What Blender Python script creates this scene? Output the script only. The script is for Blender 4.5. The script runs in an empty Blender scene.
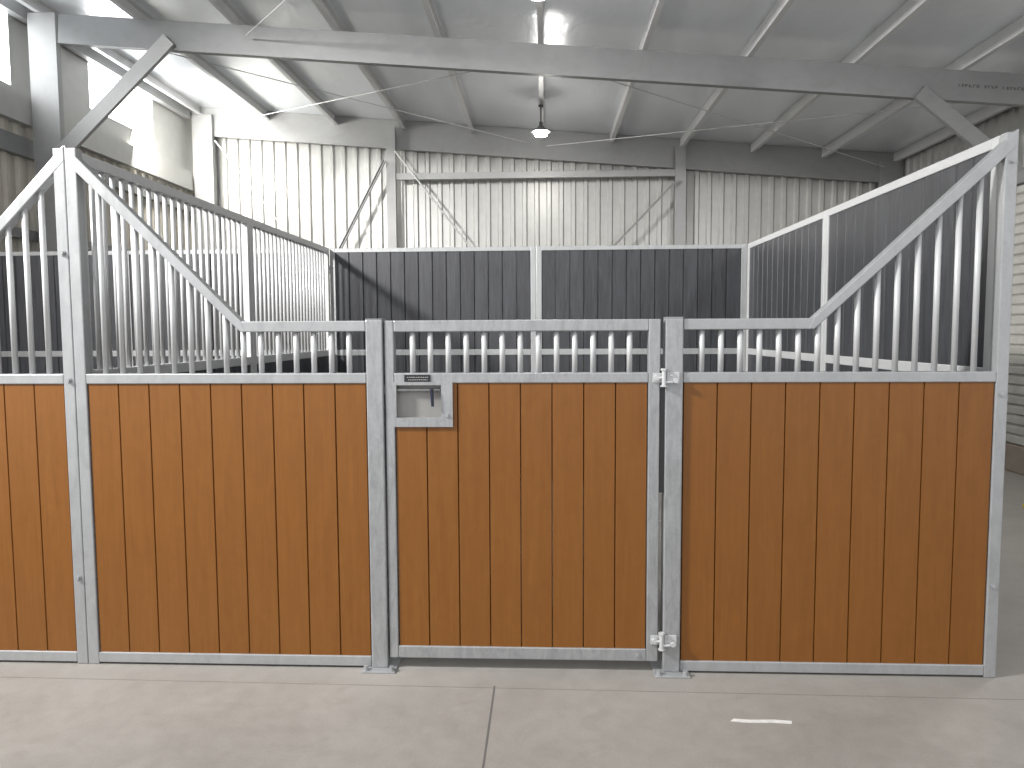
import bpy, bmesh, math, random
from mathutils import Vector, Matrix
random.seed(4)
C=bpy.context.scene.collection
scene=bpy.context.scene
try:
    scene.view_settings.view_transform='Standard'
    scene.view_settings.look='None'
except Exception: pass

# ---------------------------------------------------------------- materials
def nm(name):
    m=bpy.data.materials.new(name); m.use_nodes=True
    nt=m.node_tree; b=nt.nodes['Principled BSDF']
    return m,nt,b
def pos(nt,scale=(1,1,1)):
    g=nt.nodes.new('ShaderNodeNewGeometry'); mp=nt.nodes.new('ShaderNodeMapping')
    mp.inputs['Scale'].default_value=scale
    nt.links.new(g.outputs['Position'],mp.inputs['Vector']); return mp.outputs['Vector']
def noise(nt,vec,scale,detail=4,rough=.5,dist=0):
    n=nt.nodes.new('ShaderNodeTexNoise'); n.inputs['Scale'].default_value=scale
    n.inputs['Detail'].default_value=detail; n.inputs['Roughness'].default_value=rough
    n.inputs['Distortion'].default_value=dist
    nt.links.new(vec,n.inputs['Vector']); return n.outputs['Fac']
def ramp(nt,fac,stops):
    r=nt.nodes.new('ShaderNodeValToRGB'); e=r.color_ramp.elements
    e[0].position,e[0].color=stops[0][0],(*stops[0][1],1)
    e[1].position,e[1].color=stops[-1][0],(*stops[-1][1],1)
    for p,c in stops[1:-1]:
        x=e.new(p); x.color=(*c,1)
    nt.links.new(fac,r.inputs['Fac']); return r.outputs['Color']
def bump(nt,b,h,strength,dist=.01):
    n=nt.nodes.new('ShaderNodeBump'); n.inputs['Strength'].default_value=strength; n.inputs['Distance'].default_value=dist
    nt.links.new(h,n.inputs['Height']); nt.links.new(n.outputs['Normal'],b.inputs['Normal'])
def mix(nt,fac,a,bb,mode='MIX'):
    m=nt.nodes.new('ShaderNodeMix'); m.data_type='RGBA'; m.blend_type=mode
    if isinstance(fac,(int,float)): m.inputs[0].default_value=fac
    else: nt.links.new(fac,m.inputs[0])
    for i,v in ((6,a),(7,bb)):
        if isinstance(v,tuple): m.inputs[i].default_value=(*v,1)
        else: nt.links.new(v,m.inputs[i])
    return m.outputs[2]

def galv(name,base,metal,rough,streak=(1,1,1),var=.10):
    m,nt,b=nm(name)
    v=pos(nt,streak)
    n1=noise(nt,v,9,6,.65,1.2); n2=noise(nt,pos(nt),70,3,.6)
    lo=tuple(c*(1-var) for c in base); hi=tuple(min(1,c*(1+var*.7)) for c in base)
    col=ramp(nt,n1,[(.32,lo),(.5,base),(.68,hi)])
    col=mix(nt,.25,col,ramp(nt,n2,[(.3,lo),(.7,hi)]))
    nt.links.new(col,b.inputs['Base Color'])
    b.inputs['Metallic'].default_value=metal; 
    nt.links.new(ramp(nt,n1,[(.3,(rough-.04,)*3),(.7,(rough+.05,)*3)]),b.inputs['Roughness'])
    bump(nt,b,n1,.04,.002)
    return m
M_GALV=galv('galvanised_steel',(.325,.333,.34),.35,.36,(1.5,1.5,.6),.14)
M_POST=galv('galvanised_mottled',(.315,.322,.33),.42,.34,(4,4,.9),.22)
M_BAR=galv('galvanised_tube',(.47,.478,.485),.22,.33,(1,1,.4),.06)
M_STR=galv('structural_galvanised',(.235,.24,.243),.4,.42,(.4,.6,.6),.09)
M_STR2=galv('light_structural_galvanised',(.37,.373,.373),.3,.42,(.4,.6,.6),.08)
M_PURL=galv('purlin_galvanised',(.68,.685,.69),.15,.42,(.4,.4,.4),.06)

def wood():
    m,nt,b=nm('brown_woodgrain_plank')
    at=nt.nodes.new('ShaderNodeAttribute'); at.attribute_name='rnd'
    g=nt.nodes.new('ShaderNodeNewGeometry'); add=nt.nodes.new('ShaderNodeVectorMath'); add.operation='MULTIPLY_ADD'
    comb=nt.nodes.new('ShaderNodeCombineXYZ')
    for i in range(3): nt.links.new(at.outputs['Fac'],comb.inputs[i])
    nt.links.new(comb.outputs[0],add.inputs[0]); add.inputs[1].default_value=(7,3,11); nt.links.new(g.outputs['Position'],add.inputs[2])
    def mp(s):
        x=nt.nodes.new('ShaderNodeMapping'); x.inputs['Scale'].default_value=s; nt.links.new(add.outputs[0],x.inputs['Vector']); return x.outputs['Vector']
    n1=noise(nt,mp((14,14,.9)),3.0,5,.55,.8)
    n2=noise(nt,mp((80,80,2.6)),2.0,3,.6,.5)
    n3=noise(nt,mp((5,5,3)),2.2,3,.55,2.5)
    c=ramp(nt,n1,[(.28,(.168,.063,.0112)),(.5,(.180,.069,.0128)),(.72,(.193,.076,.0148))])
    c2=ramp(nt,n2,[(.38,(.86,.84,.82)),(.6,(1,1,1))])
    c=mix(nt,.32,c,c2,'MULTIPLY')
    c=mix(nt,.28,c,ramp(nt,n3,[(.3,(.80,.78,.76)),(.65,(1.05,1.05,1.05))]),'MULTIPLY')
    c=mix(nt,.20,c,ramp(nt,at.outputs['Fac'],[(0,(.88,.88,.88)),(1,(1.1,1.09,1.05))]),'MULTIPLY')
    nt.links.new(c,b.inputs['Base Color'])
    b.inputs['Roughness'].default_value=.38
    b.inputs['Specular IOR Level'].default_value=.35
    bump(nt,b,n2,.05,.0015)
    return m
M_WOOD=wood()
def blackplank():
    m,nt,b=nm('black_plastic_plank')
    at=nt.nodes.new('ShaderNodeAttribute'); at.attribute_name='rnd'
    n=noise(nt,pos(nt,(22,22,1.6)),2,5,.65,.9)
    c=ramp(nt,n,[(.3,(.021,.022,.0255)),(.7,(.048,.050,.056))])
    c=mix(nt,.6,c,ramp(nt,at.outputs['Fac'],[(0,(.8,.8,.82)),(1,(1.2,1.2,1.2))]),'MULTIPLY')
    nt.links.new(c,b.inputs['Base Color']); b.inputs['Roughness'].default_value=.40
    b.inputs['Specular IOR Level'].default_value=.45
    bump(nt,b,n,.3,.004)
    return m
M_BLACK=blackplank()
def simple(name,col,rough=.5,metal=0,emis=None,es=0,var=.12,scale=8):
    m,nt,b=nm(name)
    n=noise(nt,pos(nt),scale,4,.6)
    lo=tuple(c*(1-var) for c in col); hi=tuple(min(1,c*(1+var)) for c in col)
    nt.links.new(ramp(nt,n,[(.3,lo),(.7,hi)]),b.inputs['Base Color'])
    b.inputs['Roughness'].default_value=rough; b.inputs['Metallic'].default_value=metal
    if emis:
        b.inputs['Emission Color'].default_value=(*emis,1); b.inputs['Emission Strength'].default_value=es
    return m
def concrete():
    m,nt,b=nm('concrete_floor')
    n1=noise(nt,pos(nt),1.3,6,.6,.5); n2=noise(nt,pos(nt),14,6,.7); n3=noise(nt,pos(nt),130,2,.6)
    n4=noise(nt,pos(nt),4.5,5,.7,1.5)
    c=ramp(nt,n1,[(.3,(.232,.219,.203)),(.7,(.288,.273,.254))])
    c=mix(nt,.5,c,ramp(nt,n2,[(.3,(.80,.80,.80)),(.65,(1.05,1.05,1.05))]),'MULTIPLY')
    c=mix(nt,.5,c,ramp(nt,n4,[(.32,(.84,.83,.81)),(.5,(1,1,1))]),'MULTIPLY')
    c=mix(nt,.25,c,ramp(nt,n3,[(.35,(.7,.7,.7)),(.6,(1,1,1))]),'MULTIPLY')
    nt.links.new(c,b.inputs['Base Color'])
    nt.links.new(ramp(nt,n2,[(.3,(.50,)*3),(.7,(.68,)*3)]),b.inputs['Roughness'])
    bump(nt,b,n2,.08,.004)
    return m
M_CONC=concrete()
def foil():
    m,nt,b=nm('foil_roof_lining')
    n1=noise(nt,pos(nt,(1,.35,1)),2.2,5,.6,.6); n2=noise(nt,pos(nt,(1,.6,1)),3.6,4,.5,.6)
    nt.links.new(ramp(nt,n1,[(.3,(.80,.83,.865)),(.7,(.87,.90,.935))]),b.inputs['Base Color'])
    b.inputs['Metallic'].default_value=.42; b.inputs['Roughness'].default_value=.30
    bump(nt,b,n2,.35,.03)
    return m
M_FOIL=foil()
M_SHEET=simple('silver_corrugated_sheet',(.50,.50,.485),.35,.35,var=.05)
M_BEIGE=simple('beige_corrugated_sheet',(.48,.455,.40),.5,var=.06)
M_CREAM=simple('cream_painted_steel',(.46,.46,.445),.45,.2,var=.04)
M_SKY=simple('translucent_sheet',(.9,.92,.95),.4,0,(.98,.99,1),14,.03)
M_SKY2=simple('dim_translucent_sheet',(.9,.92,.95),.4,0,(.97,.99,1),5,.03)
M_LAMP=simple('lamp_glow',(1,1,1),.4,0,(1,.97,.9),40,.01)
M_SHADE=simple('dark_lamp_shade',(.14,.14,.145),.4,.4)
M_DARK=simple('dark_rubber',(.012,.012,.014),.6)
M_LABEL=simple('black_label',(.012,.012,.014),.35)
M_WHITE=simple('white_print',(.5,.5,.5),.5)
M_BLUE=simple('dark_blue_grip',(.006,.009,.025),.35)
M_YEL=simple('yellow_plastic',(.75,.62,.02),.4)
M_PAINT=simple('white_floor_paint',(.60,.60,.58),.6,var=.1,scale=40)
M_JOINT=simple('dark_joint',(.11,.105,.10),.8)
M_JOINT2=simple('faint_joint',(.165,.155,.145),.8)
M_INK=simple('grey_ink',(.09,.09,.095),.6)
M_RECESS=simple('zinc_recess',(.245,.24,.232),.55,.15)
M_ROLLER=simple('cream_roller_slats',(.40,.395,.37),.45,.1)
M_SEAL=simple('brown_bottom_seal',(.24,.20,.165),.6)

# ---------------------------------------------------------------- mesh helpers
def finish(bm,name,mat,base,parent=None,label=None,bevel=0,smooth=False,attr=None):
    base=Vector(base)
    for v in bm.verts: v.co-=base
    bmesh.ops.recalc_face_normals(bm,faces=bm.faces)
    me=bpy.data.meshes.new(name); bm.to_mesh(me); bm.free()
    if attr is not None:
        a=me.attributes.new('rnd','FLOAT','FACE')
        for i,p in enumerate(me.polygons):
            a.data[i].value=attr(p,base)
    me.materials.append(mat)
    if smooth:
        for p in me.polygons: p.use_smooth=True
    o=bpy.data.objects.new(name,me); C.objects.link(o)
    if parent:
        o.parent=parent; o.location=base-parent.location
    else: o.location=base
    if bevel:
        md=o.modifiers.new('bevel','BEVEL'); md.width=bevel; md.segments=2; md.limit_method='ANGLE'; md.angle_limit=math.radians(40)
    if label: o['label']=label
    return o
def empty(name,loc,label,cat,group=None):
    o=bpy.data.objects.new(name,None); o.location=loc; o.empty_display_size=.2; C.objects.link(o)
    o['label']=label; o['category']=cat
    if group: o['group']=group
    bpy.context.view_layer.update()
    return o
def tag(o,label,cat,group=None):
    o['label']=label; o['category']=cat
    if group: o['group']=group
    return o
def box(bm,a,b):
    vs=[bm.verts.new((x,y,z)) for x in (a[0],b[0]) for y in (a[1],b[1]) for z in (a[2],b[2])]
    for f in ((0,1,3,2),(4,6,7,5),(0,4,5,1),(2,3,7,6),(0,2,6,4),(1,5,7,3)): bm.faces.new([vs[i] for i in f])
def prism(bm,pts,p_from,p_to,axis):
    A=[];B=[]
    for p in pts:
        q=list(p); q.insert(axis,p_from); A.append(bm.verts.new(q))
        q=list(p); q.insert(axis,p_to); B.append(bm.verts.new(q))
    n=len(pts)
    bm.faces.new(A); bm.faces.new(B[::-1])
    for i in range(n): bm.faces.new([A[i],A[(i+1)%n],B[(i+1)%n],B[i]])
def cyl(bm,p0,p1,r,n=12,r2=None):
    p0=Vector(p0);p1=Vector(p1);d=(p1-p0).normalized()
    u=d.orthogonal().normalized(); w=d.cross(u); r2=r if r2 is None else r2
    A=[bm.verts.new(p0+r*(math.cos(t)*u+math.sin(t)*w)) for t in [2*math.pi*i/n for i in range(n)]]
    B=[bm.verts.new(p1+r2*(math.cos(t)*u+math.sin(t)*w)) for t in [2*math.pi*i/n for i in range(n)]]
    bm.faces.new(A[::-1]); bm.faces.new(B)
    for i in range(n): bm.faces.new([A[i],A[(i+1)%n],B[(i+1)%n],B[i]])
def sweep(bm,prof,p0,p1,up):
    p0=Vector(p0);p1=Vector(p1);d=(p1-p0).normalized(); up=Vector(up)
    s=d.cross(up).normalized(); v=s.cross(d).normalized()
    A=[bm.verts.new(p0+s*a+v*b) for a,b in prof]; B=[bm.verts.new(p1+s*a+v*b) for a,b in prof]
    n=len(prof)
    bm.faces.new(A[::-1]); bm.faces.new(B)
    for i in range(n): bm.faces.new([A[i],A[(i+1)%n],B[(i+1)%n],B[i]])
def beam(name,prof,p0,p1,up,mat,label,cat,group=None,parent=None,bevel=0):
    bm=bmesh.new(); sweep(bm,prof,p0,p1,up)
    o=finish(bm,name,mat,p0,parent,None,bevel)
    if not parent: tag(o,label,cat,group)
    return o

def planks(name,parent,ax,a,b,z0,z1,c,t,mat,pitch,label=None,cut=None,g=.0028):
    n=max(1,round((b-a)/pitch)); w=(b-a)/n
    bm=bmesh.new()
    for i in range(n):
        s0=a+i*w; s1=s0+w; e=.0005; dd=.008
        prof=[(s0+e,c-t+dd),(s0+g,c-t),(s1-g,c-t),(s1-e,c-t+dd),(s1-e,c+t-dd),(s1-g,c+t),(s0+g,c+t),(s0+e,c+t-dd)]
        zt=z1; zb=z0
        if ax==0: P=[(x,y) for x,y in prof]
        else: P=[(y,x) for x,y in prof]
        if cut and s1>cut[0]+.001 and s0<cut[1]-.001:
            if s0<cut[1]-.01 and s1>cut[1]+.01:
                pr2=[(cut[1],c-t),(s1-g,c-t),(s1-e,c-t+dd),(s1-e,c+t-dd),(s1-g,c+t),(cut[1],c+t)]
                prism(bm,pr2,cut[2],zt,2)
            zt=cut[2]
        prism(bm,P,zb,zt,2)
    base=Vector((a,c,z0)) if ax==0 else Vector((c,a,z0))
    rs=[random.random() for _ in range(n+2)]
    def at(p,base):
        s=(p.center+base)[ax]
        return rs[min(n,max(0,int((s-a)/w)))]
    return finish(bm,name,mat,base,parent,label,attr=at)

def bars(parent,ax,positions,z0,ztop,c,r=.011,name='bar'):
    cache={}
    for s in positions:
        zt=ztop(s) if callable(ztop) else ztop
        k=round(zt,4)
        loc=Vector((s,c,z0)) if ax==0 else Vector((c,s,z0))
        if k in cache:
            o=cache[k].copy(); C.objects.link(o); o.parent=parent; o.location=loc-parent.location
        else:
            bm=bmesh.new(); cyl(bm,loc,loc+Vector((0,0,zt-z0)),r,12)
            o=finish(bm,name,M_BAR,loc,parent)
            for p in o.data.polygons: p.use_smooth=len(p.vertices)==4
            cache[k]=o
def spaced(a,b,p):
    n=round((b-a)/p); w=(b-a)/n
    return [a+w*(i+1) for i in range(n-1)]
def boltset(parent,pts,r=.008,h=.008,d=(0,-1,0)):
    for p in pts:
        bm=bmesh.new(); p=Vector(p); d=Vector(d)
        cyl(bm,p,p+d*.003,r*1.5,14); cyl(bm,p+d*.003,p+d*(.003+h),r,6)
        finish(bm,'bolt',M_GALV,p,parent)

T=.045; YC=.0225
ZM0,ZM1=1.145,1.185
ZT0,ZT1=1.347,1.389
H=2.064
# ---------------------------------------------------------------- stall front side panels
def front_panel(x_out,x_in,xk,label,zb,outer_w=.045,bolt_z=()):
    s=1 if x_in>x_out else -1
    P=empty('stall_front_panel',((x_out+x_in)/2,YC,0),label,'stall panel')
    bm=bmesh.new()
    def bx(xa,xb,za,zb_,y0=0,y1=T): box(bm,(min(xa,xb),y0,za),(max(xa,xb),y1,zb_))
    bx(x_out,x_out+s*outer_w,0,H)                     # tall stile
    bx(x_out+s*outer_w,x_in,zb,zb+.042)               # bottom rail
    bx(x_out+s*outer_w,x_in,ZM0,ZM1)                  # middle rail
    bx(xk,x_in,ZT0,ZT1)                               # low top rail
    sl=(H-ZT1)/(abs(xk-x_out)); th=T*math.sqrt(1+sl*sl)
    poly=[(x_out,H+.012),(xk,ZT1),(xk+s*.018,ZT0),(xk-s*.005,ZT0),(x_out,H+.012-th)]
    prism(bm,poly,-.0008,T+.0008,1)
    finish(bm,'frame',M_GALV,(x_out,YC,0),P,bevel=.0035)
    def zt(x):
        d=abs(x-x_out)
        return ZT0+.01 if d>abs(xk-x_out)-.01 else H-sl*d-th*.6
    lo,hi=sorted((x_out+s*outer_w,x_in))
    bars(P,0,spaced(lo,hi,.0705),ZM1-.005,zt,YC)
    planks('plank_infill',P,0,lo+.002,hi-.002,zb+.035,ZM0+.005,.020,.014,M_WOOD,.125)
    if bolt_z: boltset(P,[(x_out+s*.022,0,z) for z in bolt_z])
    return P
front_panel(0.001,1.168,.68,'brown plank stall front panel with sloping barred top, beside latch post',.008)
front_panel(3.6,2.392,2.875,'brown plank stall front panel with sloping barred top, beside gate hinges',.008,bolt_z=(.36,1.1,1.96))
front_panel(-.001,-1.17,-.68,'brown plank front panel of the neighbouring stall below sloping bars',.008,bolt_z=(.36,1.16,1.66))

def gate_post(x0,x1,label):
    P=empty('gate_post',((x0+x1)/2,.03,0),label,'gate post')
    bm=bmesh.new(); box(bm,(x0,-.008,.006),(x1,.062,1.392)); finish(bm,'post',M_POST,((x0+x1)/2,.03,0),P,bevel=.005)
    bm=bmesh.new(); box(bm,(x0-.035,-.045,0),(x1+.035,.10,.007)); finish(bm,'base_plate',M_GALV,((x0+x1)/2,.03,0),P,bevel=.002)
    boltset(P,[(x0-.018,-.028,.007),(x1+.018,-.028,.007)],.009,.014,(0,0,1))
    bm=bmesh.new(); box(bm,(x0+.001,-.007,1.392),(x1-.001,.061,1.396)); finish(bm,'post_cap',M_GALV,((x0+x1)/2,.03,1.39),P,bevel=.001)
    return P
gate_post(1.170,1.236,'mottled galvanised square gate post with bolted foot plate')
GP=gate_post(2.323,2.390,'mottled galvanised square gate post carrying the gate hinges')
bm=bmesh.new(); box(bm,(2.3055,-.003,.72),(2.3235,.040,1.135)); finish(bm,'buffer_strip',M_DARK,(2.316,.02,.74),GP,'black rubber buffer strip')

# ---------------------------------------------------------------- gate
G=empty('stall_gate',(1.78,YC,0),'hinged galvanised gate with brown planks, short bars and latch','gate')
gx0,gx1=1.242,2.305
SLW=.036
bm=bmesh.new()
box(bm,(gx0,0,.045),(gx0+SLW,T,ZT1)); box(bm,(gx1-.045,0,.045),(gx1,T,ZT1))
for za,zb in ((.045,.095),(ZM0,ZM1),(ZT0-.003,ZT1)):
    box(bm,(gx0+SLW,.0004,za),(gx1-.045,T-.0004,zb))
finish(bm,'frame',M_POST,(gx0,YC,.045),G,bevel=.004)
bars(G,0,spaced(gx0+SLW,gx1-.045,.0697),ZM1-.005,ZT0+.005,YC)
planks('plank_infill',G,0,gx0+SLW+.002,gx1-.047,.09,ZM0+.005,.020,.014,M_WOOD,.1225,cut=(1.26,1.500,.985))
lx0,lx1,lz0,lz1=1.272,1.506,.975,1.150
bm=bmesh.new()
box(bm,(lx0,-.004,lz0),(lx1,.004,lz0+.036)); box(bm,(lx0,-.004,lz1-.012),(lx1,.004,lz1))
box(bm,(lx0,-.004,lz0+.036),(lx0+.014,.004,lz1-.012)); box(bm,(lx1-.045,-.004,lz0+.036),(lx1,.004,lz1-.012))
finish(bm,'latch_plate',M_POST,(lx0,0,lz0),G)
bm=bmesh.new()
a0,a1,b0,b1=lx0+.014,lx1-.045,lz0+.036,lz1-.012
box(bm,(a0-.003,.030,b0-.003),(a1+.003,.034,b1+.003))
for q in (((a0-.003,.004,b0-.003),(a0,.032,b1+.003)),((a1,.004,b0-.003),(a1+.003,.032,b1+.003)),((a0,.004,b0-.003),(a1,.032,b0)),((a0,.004,b1),(a1,.032,b1+.003))): box(bm,*q)
finish(bm,'latch_recess',M_RECESS,(a0,.02,b0),G)
bm=bmesh.new()
cyl(bm,(a0-.01,.016,1.118),(a1-.006,.016,1.118),.0055,14)
cyl(bm,(a1-.035,.016,1.118),(a1-.035,-.014,1.118),.005,12)
lev=finish(bm,'latch_lever',M_GALV,(a0,.016,1.118),G,smooth=False)
bm=bmesh.new(); cyl(bm,(a1-.035,-.014,1.126),(a1-.031,-.016,1.056),.0070,14,.0058)
gr=finish(bm,'grip',M_BLUE,(a1-.035,-.014,1.118),lev,'dark blue plastic grip')
gr.location=Vector((a1-.035,-.014,1.118))-Vector((a0,.016,1.118))
bm=bmesh.new(); box(bm,(1.318,-.0035,1.1515),(1.420,.0,1.1785)); 
lab=finish(bm,'name_label',M_LABEL,(1.37,0,1.165),G,'small black label with tiny white print',bevel=.001)
bm=bmesh.new()
for zz in (1.169,1.159):
    x=1.330+(0 if zz>1.165 else .004)
    while x<1.410:
        w=random.uniform(.003,.0055); box(bm,(x,-.0041,zz-.001),(x+w,-.0034,zz+.001)); x+=w+.0030
pr=finish(bm,'print',M_WHITE,(1.37,-.0035,1.165),lab)
pr.location=(0,-.0035,0)
boltset(G,[(2.225,-.0,.07),(lx1-.022,-.004,1.0+.02)],.006,.004)
bm=bmesh.new(); box(bm,(1.2365,.015,1.10),(1.2415,.03,1.14)); finish(bm,'latch_bolt_tip',M_GALV,(1.24,.02,1.12),G)
for hz in (1.165,.135):
    bm=bmesh.new()
    cyl(bm,(2.316,-.020,hz-.028),(2.316,-.020,hz+.028),.0085,14)
    cyl(bm,(2.316,-.020,hz-.034),(2.316,-.020,hz-.028),.014,6); cyl(bm,(2.316,-.020,hz+.028),(2.316,-.020,hz+.036),.013,6)
    box(bm,(2.275,-.008,hz-.018),(2.312,-.001,hz+.018)); cyl(bm,(2.285,-.016,hz+.0),(2.316,-.02,hz+.0),.006,10)
    cyl(bm,(2.29,-.008,hz),(2.29,-.022,hz),.012,6)
    h=finish(bm,'hinge',M_BAR,(2.316,-.02,hz),G,'bright zinc adjustable hinge',bevel=.001)
    bm=bmesh.new()
    box(bm,(2.328,-.015,hz-.022),(2.375,-.008,hz+.022)); cyl(bm,(2.316,-.02,hz-.016),(2.35,-.018,hz-.016),.006,10)
    cyl(bm,(2.36,-.015,hz-.010),(2.36,-.028,hz-.010),.011,6)
    cyl(bm,(2.345,-.015,hz+.012),(2.345,-.022,hz+.012),.007,6)
    finish(bm,'hinge_bracket',M_BAR,(2.35,-.012,hz),GP,bevel=.001)

# ---------------------------------------------------------------- dividers and rear panels
def side_panel(x,y0,y1,kind,label):
    P=empty('stall_divider_panel',(x,(y0+y1)/2,0),label,'stall panel')
    bm=bmesh.new(); h=.020
    box(bm,(x-h,y0,0),(x+h,y0+.045,H)); box(bm,(x-h,y1-.045,0),(x+h,y1,H))
    for za,zb in ((.008,.05),(ZM0,ZM1+.01),(H-.042,H)): box(bm,(x-h+.0004,y0+.045,za),(x+h-.0004,y1-.045,zb))
    finish(bm,'frame',M_BAR,(x,(y0+y1)/2,0),P,bevel=.003)
    if kind=='bars':
        bars(P,1,spaced(y0+.045,y1-.045,.072),ZM1,H-.03,x)
        planks('plank_infill',P,1,y0+.045,y1-.045,.04,ZM0+.005,x,.014,M_BLACK,.12,g=.004)
    else:
        planks('plank_infill',P,1,y0+.045,y1-.045,.04,ZM0+.005,x,.014,M_BLACK,.12,g=.004)
        planks('upper_plank_infill',P,1,y0+.045,y1-.045,ZM1+.005,H-.035,x,.014,M_BLACK,.12,g=.0055)
    return P
L=3.4513
side_panel(0.0,.05,1.745,'bars','galvanised stall divider, upright bars above black planks, meeting front')
side_panel(0.0,1.747,L-.02,'bars','galvanised stall divider, upright bars above black planks, meeting rear')
side_panel(3.578,.05,1.735,'solid','galvanised framed stall divider filled with black planks, meeting front')
side_panel(3.578,1.737,L-.02,'solid','galvanised framed stall divider filled with black planks, meeting rear')
def rear_panel(x0,x1,label):
    y=L+.005
    P=empty('stall_rear_panel',((x0+x1)/2,y,0),label,'stall panel')
    bm=bmesh.new(); h=.020
    box(bm,(x0,y-h,0),(x0+.045,y+h,H)); box(bm,(x1-.045,y-h,0),(x1,y+h,H))
    for za,zb in ((.008,.05),(ZM0,ZM1+.01),(H-.036,H)): box(bm,(x0+.045,y-h+.0004,za),(x1-.045,y+h-.0004,zb))
    finish(bm,'frame',M_GALV,((x0+x1)/2,y,0),P,bevel=.003)
    planks('plank_infill',P,0,x0+.045,x1-.045,.04,ZM0+.005,y,.014,M_BLACK,.12,g=.006)
    planks('upper_plank_infill',P,0,x0+.045,x1-.045,ZM1+.005,H-.03,y,.014,M_BLACK,.12,g=.006)
rear_panel(.022,1.79,'framed rear panel of black planks, next to barred divider')
rear_panel(1.794,3.556,'framed rear panel of black planks, next to solid divider')
rear_panel(-1.79,-.022,'black plank rear panel of neighbouring stall beside barred divider')
rear_panel(-3.52,-1.794,'black plank rear panel of neighbouring stall near shed wall')

# ---------------------------------------------------------------- shed structure
XL,XR,YF=-3.72,7.25,8.78
SL=-.083
def zb(x): return 3.985+SL*(x-1.83)
def zroof(x): return zb(x)+.30+.140
def struct(o): o['kind']='structure'; return o
bm=bmesh.new(); box(bm,(XL-.3,-9,-.15),(XR+.3,YF+.3,0)); struct(finish(bm,'floor',M_CONC,(0,0,0)))
def corr(name,mat,a,b,ax,c,z0,ztop,sgn,pitch=.19,depth=.035):
    bm=bmesh.new(); pts=[]; s=a
    while s<b-1e-4:
        for ds,d in ((0,0),(.10,0),(.12,1),(.17,1)):
            if s+ds<=b: pts.append((s+ds,c+sgn*depth*d))
        s+=pitch
    pts.append((b,c))
    prev=None
    for s,d in pts:
        x,y=(s,d) if ax==0 else (d,s)
        zt=ztop(x)
        v=(bm.verts.new((x,y,z0)),bm.verts.new((x,y,zt)))
        if prev: bm.faces.new([prev[0],v[0],v[1],prev[1]])
        prev=v
    o=finish(bm,name,mat,(a,c,z0) if ax==0 else (c,a,z0))
    md=o.modifiers.new('thick','SOLIDIFY'); md.thickness=.004; md.offset=0
    return struct(o)
corr('wall_back',M_SHEET,XL,XR,0,YF,0,lambda x:zroof(x)-.002,-1)
corr('wall_left',M_BEIGE,-1.2,YF,1,XL,0,lambda x:3.62,1)
corr('wall_right',M_SHEET,-1.2,YF,1,XR,0,lambda x:zroof(x)-.002,-1)
def flat(name,mat,y0,y1,z0,z1):
    bm=bmesh.new(); box(bm,(XL-.02,y0,z0),(XL+.0,y1,z1)); return struct(finish(bm,name,mat,(XL,(y0+y1)/2,z0)))
zt=zroof(XL)
flat('trim_1',M_CREAM,-1.2,2.6,3.62,zt); flat('window_1',M_SKY2,2.6,4.80,3.95,zt); flat('trim_7',M_CREAM,2.6,4.80,3.62,3.95)
flat('trim_2',M_CREAM,4.80,6.15,3.62,zt); flat('trim_3',M_CREAM,6.15,7.60,3.62,4.12)
flat('window_2',M_SKY,6.15,7.60,4.12,4.66); flat('trim_4',M_CREAM,7.60,YF,3.62,zt); flat('trim_10',M_CREAM,6.15,7.60,4.66,zt)
bm=bmesh.new()
prism(bm,[(XL-.1,zroof(XL-.1)),(XR+.1,zroof(XR+.1)),(XR+.1,zroof(XR+.1)+.05),(XL-.1,zroof(XL-.1)+.05)],-1.2,YF+.05,1)
struct(finish(bm,'ceiling',M_FOIL,(1.8,4,4.3)))
bm=bmesh.new()
prism(bm,[(XL+.02,zb(XL+.02)+.30),(XR-.04,zb(XR-.04)+.30),(XR-.04,zroof(XR-.04)-.003),(XL+.02,zroof(XL+.02)-.003)],8.60,8.605,1)
struct(finish(bm,'trim_11',M_STR2,(1.8,8.6,4.3)))
for k in range(-5,6):
    x=1.80+1.06*k
    if x>XR-.1: x=XR-.12
    if x<XL+.1: x=XL+.12
    z=zroof(x)-.004
    bm=bmesh.new(); w=.055; hh=.135
    prof=[(-.0,-hh),(w,-hh),(w,-hh+.018),(w-.004,-hh+.018),(w-.004,-hh+.004),(.004,-hh+.004),(.004,-.004),(w,-.004),(w,0),(0,0)]
    sweep(bm,prof,(x,-1.1,z),(x,8.595,z),(0,0,1))
    tag(finish(bm,'roof_purlin',M_PURL,(x,4,z)),'galvanised C-section purlin under the foil roof lining','roof purlin','roof purlins')
def frame(y,xl,xr,mat):
    p=[(0,0),(.075,0),(.075,.02),(.071,.02),(.071,.004),(.004,.004),(.004,.296),(.071,.296),(.071,.28),(.075,.28),(.075,.3),(0,.3)]
    prof=[(-a,b) for a,b in p]
    return beam('steel_rafter',prof,(xl,y,zb(xl)),(xr,y,zb(xr)),(0,0,1),mat,'deep galvanised C-section rafter spanning the shed','rafter')
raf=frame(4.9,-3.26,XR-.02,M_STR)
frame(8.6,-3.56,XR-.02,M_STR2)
def column(x0,w,y,label,d=.075,mat=M_STR2):
    t=.004
    bm=bmesh.new(); zt=zb(x0+w/2)+.30
    p=[(x0,y),(x0+w,y),(x0+w,y+d),(x0+w-.02,y+d),(x0+w-.02,y+d-t),(x0+w-t,y+d-t),(x0+w-t,y+t),(x0+t,y+t),(x0+t,y+d-t),(x0+.02,y+d-t),(x0+.02,y+d),(x0,y+d)]
    prism(bm,p,0,zt,2)
    tag(finish(bm,'steel_column',mat,(x0+w/2,y,0)),label,'column')
column(-3.58,.30,4.9,'galvanised steel column carrying the near rafter and knee brace')
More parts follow.
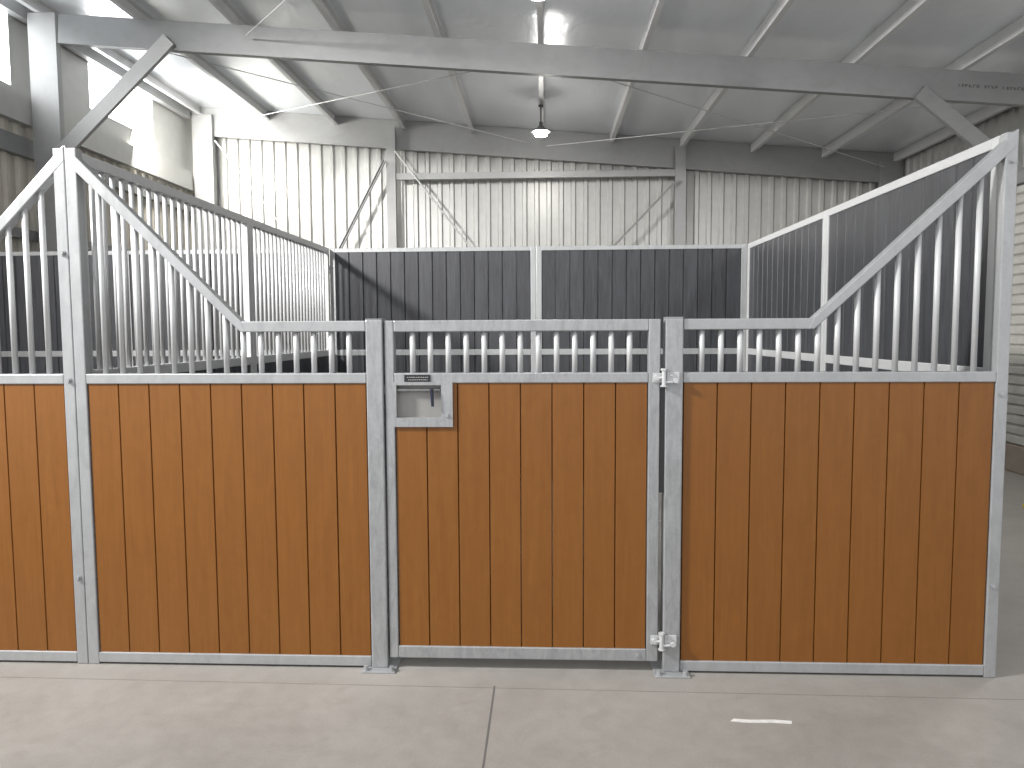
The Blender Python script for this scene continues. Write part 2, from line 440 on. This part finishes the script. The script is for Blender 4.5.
column(XR-.36,.30,4.9,'galvanised steel column by the roller door',mat=M_STR)
column(-3.58,.30,8.52,'galvanised steel corner column against the ribbed wall')
column(XR-.36,.30,8.52,'galvanised steel corner column at the low side')
column(-.555,.14,8.47,'slim galvanised mullion column beside a diagonal strut')
column(3.84,.15,8.47,'slim galvanised mullion column at the girt end')
def brace(y,p0,p1,w,label,name='knee_brace',mat=M_STR2):
    bm=bmesh.new()
    p=[(0,-w/2),(-.05,-w/2),(-.05,-w/2+.012),(-.004,-w/2+.012),(-.004,w/2-.012),(-.05,w/2-.012),(-.05,w/2),(0,w/2)]
    sweep(bm,p,(p0[0],y,p0[1]),(p1[0],y,p1[1]),(0,0,1))
    tag(finish(bm,name,mat,(p0[0],y,p0[1])),label,'brace')
brace(4.848,(-3.32,3.20),(-2.04,4.40),.15,'galvanised diagonal knee brace between column and rafter')
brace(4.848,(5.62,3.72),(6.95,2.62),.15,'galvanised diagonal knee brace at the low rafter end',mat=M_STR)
brace(8.40,(-.56,3.95),(-1.5,2.2),.045,'slim diagonal wall strut on the ribbed wall','wall_strut')
brace(8.40,(3.85,3.60),(2.5,2.2),.035,'slim diagonal wall strut below the girt','wall_strut')
def cbeam_y(name,x,y0,y1,z,h,w,mat,label,cat):
    bm=bmesh.new(); sweep(bm,[(-w,0),(0,0),(0,h),(-w,h),(-w,h-.02),(-w+.004,h-.02),(-w+.004,h-.004),(-.004,h-.004),(-.004,.004),(-w+.004,.004),(-w+.004,.02),(-w,.02)],(x,y0,z),(x,y1,z),(0,0,1))
    return tag(finish(bm,name,mat,(x,y0,z)),label,cat)
cbeam_y('wall_girt',-3.60,-1.1,8.5,3.56,.28,.09,M_CREAM,'deep pale steel girt running along the high side wall','girt')
cbeam_y('wall_girt',-3.62,-1.1,8.5,3.22,.20,.07,M_STR,'dark galvanised girt just below the deep pale girt','girt')
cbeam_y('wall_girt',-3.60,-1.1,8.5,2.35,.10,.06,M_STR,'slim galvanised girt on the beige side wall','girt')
cbeam_y('wall_girt',-3.60,-1.1,8.5,4.66,.12,.09,M_STR2,'galvanised eave girt under the roof edge','girt')
bm=bmesh.new(); box(bm,(-.41,8.50,3.68),(3.84,8.56,3.78))
tag(finish(bm,'wall_girt',M_STR2,(1.7,8.53,3.7),bevel=.003),'slim horizontal galvanised girt between mullion columns','girt')
def rod(p0,p1,label,r=.006,cat='tie rod'):
    bm=bmesh.new(); cyl(bm,p0,p1,r,8); tag(finish(bm,'tie_rod',M_PURL,p0),label,cat)
def pr_(x,y,o=.16): return (x,y,zb(x)+o)
rod(pr_(-3.1,8.45),pr_(1.6,5.05),'thin diagonal steel tie rod under the roof')
rod(pr_(-3.1,5.05,.19),pr_(1.6,8.45,.19),'thin diagonal steel tie rod under the roof')
rod(pr_(1.9,8.45),pr_(6.9,5.05),'thin diagonal steel tie rod under the roof')
rod(pr_(1.9,5.05,.19),pr_(6.9,8.45,.19),'thin diagonal steel tie rod under the roof')
rod(pr_(-1.2,4.8),pr_(1.9,1.0),'thin diagonal steel tie rod under the roof')
rod((-.41,8.44,4.1),(2.765,8.44,.02),'thin diagonal wall tie rod',.014)
rod((-3.2,8.44,4.3),(.1,8.44,.02),'thin diagonal wall tie rod',.012)
bm=bmesh.new(); x=6.02
for i in range(18):
    w=random.uniform(.020,.030); z=zb(x)+.15
    if i not in (6,11):
        box(bm,(x,4.897,z-.014),(x+w*.28,4.8995,z+.014)); 
        if i%3: box(bm,(x,4.897,z+.009),(x+w,4.8995,z+.014))
        if i%2: box(bm,(x,4.897,z-.014),(x+w,4.8995,z-.009))
        if i%4: box(bm,(x,4.897,z-.003),(x+w*.8,4.8995,z+.003))
    x+=w+.010
pr=finish(bm,'printed_marking',M_INK,(5.98,4.9,zb(5.98)),raf)
pr.location=Vector((5.98,4.9,zb(5.98)))-raf.location
# roller door
bm=bmesh.new(); y0,y1=2.5,4.72
n=26; XD=6.28; ZD=2.68
for i in range(n):
    za=.26+i*(ZD-.26)/n; zc=.26+(i+1)*(ZD-.26)/n
    prism(bm,[(XD,za),(XD-.022,za+.018),(XD-.022,zc-.018),(XD,zc),(XD+.03,zc),(XD+.03,za)],y0,y1,1)
struct(finish(bm,'door_1',M_ROLLER,(XD,3,0)))
bm=bmesh.new(); box(bm,(XD-.025,y0,0),(XD+.03,y1,.26)); struct(finish(bm,'trim_8',M_SEAL,(XD,3,0),bevel=.01))
bm=bmesh.new(); box(bm,(XD-.05,y0,ZD),(XD+.05,y1,ZD+.12)); struct(finish(bm,'trim_9',M_STR,(XD,3,ZD),bevel=.01))
bm=bmesh.new(); prism(bm,[(2.60,0),(2.8,0),(2.8,.02),(2.74,.06),(2.66,.06),(2.60,.02)],5.47,5.62,0)
tag(finish(bm,'wheel_chock',M_YEL,(5.55,2.7,0),bevel=.006),'yellow plastic wheel chock on the concrete','wheel chock')

bm=bmesh.new(); box(bm,(1.667,-9,0),(1.673,-.13,.0012)); struct(finish(bm,'trim_5',M_JOINT,(1.67,-3,0)))
bm=bmesh.new(); prism(bm,[(XL,-.085),(XR,-.21),(XR,-.2075),(XL,-.0825)],0,.001,2); struct(finish(bm,'trim_6',M_JOINT2,(1.67,-.14,0)))
bm=bmesh.new()
pts=[(2.50,-.352),(2.56,-.360),(2.64,-.357),(2.705,-.362),(2.712,-.345),(2.65,-.338),(2.57,-.342),(2.515,-.336)]
prism(bm,pts,0,.0015,2); tag(finish(bm,'paint_mark',M_PAINT,(2.6,-.35,0)),'short white paint mark on the concrete floor','paint mark')

def pendant(x,y,z,label,k=.78,e=10):
    P=empty('pendant_lamp',(x,y,z),label,'lamp')
    bm=bmesh.new()
    prof=[(.02,.10),(.05,.098),(.06,.075),(.10,.055),(.165,.02),(.17,.0),(.155,.0),(.09,.035),(.0,.04)]
    n=28; rings=[]
    for r,h in prof:
        r*=k; h*=k
        rings.append([bm.verts.new((x+r*math.cos(2*math.pi*i/n),y+r*math.sin(2*math.pi*i/n),z+h)) for i in range(n)] if r>0 else [bm.verts.new((x,y,z+h))])
    for a,b in zip(rings,rings[1:]):
        for i in range(n):
            if len(b)==1: bm.faces.new([a[i],a[(i+1)%n],b[0]])
            else: bm.faces.new([a[i],a[(i+1)%n],b[(i+1)%n],b[i]])
    bm.faces.new(rings[0])
    finish(bm,'lamp_shade',M_SHADE,(x,y,z),P,smooth=True)
    bm=bmesh.new(); cyl(bm,(x,y,z+.025),(x,y,z-.045),.105,20,.08); finish(bm,'lens',M_LAMP,(x,y,z),P)
    zt=zroof(x)-.14
    bm=bmesh.new(); cyl(bm,(x,y,z+.07),(x,y,zt),.010,10); cyl(bm,(x-.03,y,zt-.02),(x+.03,y,zt-.02),.016,8)
    cyl(bm,(x,y,z+.07),(x,y,z+.13),.025,14)
    finish(bm,'stem',M_SHADE,(x,y,z+.16),P)
    l=bpy.data.lights.new('lamp','POINT'); l.energy=e; l.shadow_soft_size=.12; l.color=(1,.97,.92)
    o=bpy.data.objects.new('lamp_light',l); o.location=(x,y,z-.20); C.objects.link(o)
pendant(1.82,6.9,3.93,'round high-bay lamp hanging from a purlin on a short stem',e=15)
pendant(1.82,3.0,3.96,'round high-bay lamp hanging above the stall',e=25)

# ---------------------------------------------------------------- lights
w=bpy.data.worlds.new('World'); scene.world=w; w.use_nodes=True
bg=w.node_tree.nodes['Background']; bg.inputs[0].default_value=(.99,.99,1,1); bg.inputs[1].default_value=1.36
def area(loc,target,sx,sy,e,col=(1,1,1),spread=180):
    l=bpy.data.lights.new('area','AREA'); l.shape='RECTANGLE'; l.size=sx; l.size_y=sy; l.energy=e; l.color=col; l.spread=math.radians(spread)
    o=bpy.data.objects.new('area_light',l); o.location=loc
    o.rotation_euler=(Vector(target)-Vector(loc)).to_track_quat('-Z','Y').to_euler(); C.objects.link(o)
area((-3.5,-2.0,4.6),(2.4,3.4,1.2),.7,.5,330,(1,.98,.95),90)
area((-3.5,6.9,4.0),(-2.4,8.7,3.2),1.2,.5,130,(1,.97,.90))
area((5.4,1.4,3.5),(5.4,2.6,0),.6,.6,55,(1,.98,.94))  # unseen fill lamp, added to brighten the aisle floor beside the solid divider

cam=bpy.data.cameras.new('Camera'); co=bpy.data.objects.new('Camera',cam); C.objects.link(co)
cam.sensor_fit='HORIZONTAL'; cam.sensor_width=36; cam.lens=729.28/1024*36
R=Matrix.Rotation(.0450,4,'Z')@Matrix.Rotation(math.pi/2-.0715,4,'X')@Matrix.Rotation(-.0053,4,'Z')
co.matrix_world=Matrix.Translation((1.8632,-2.8071,1.3431))@R
scene.camera=co
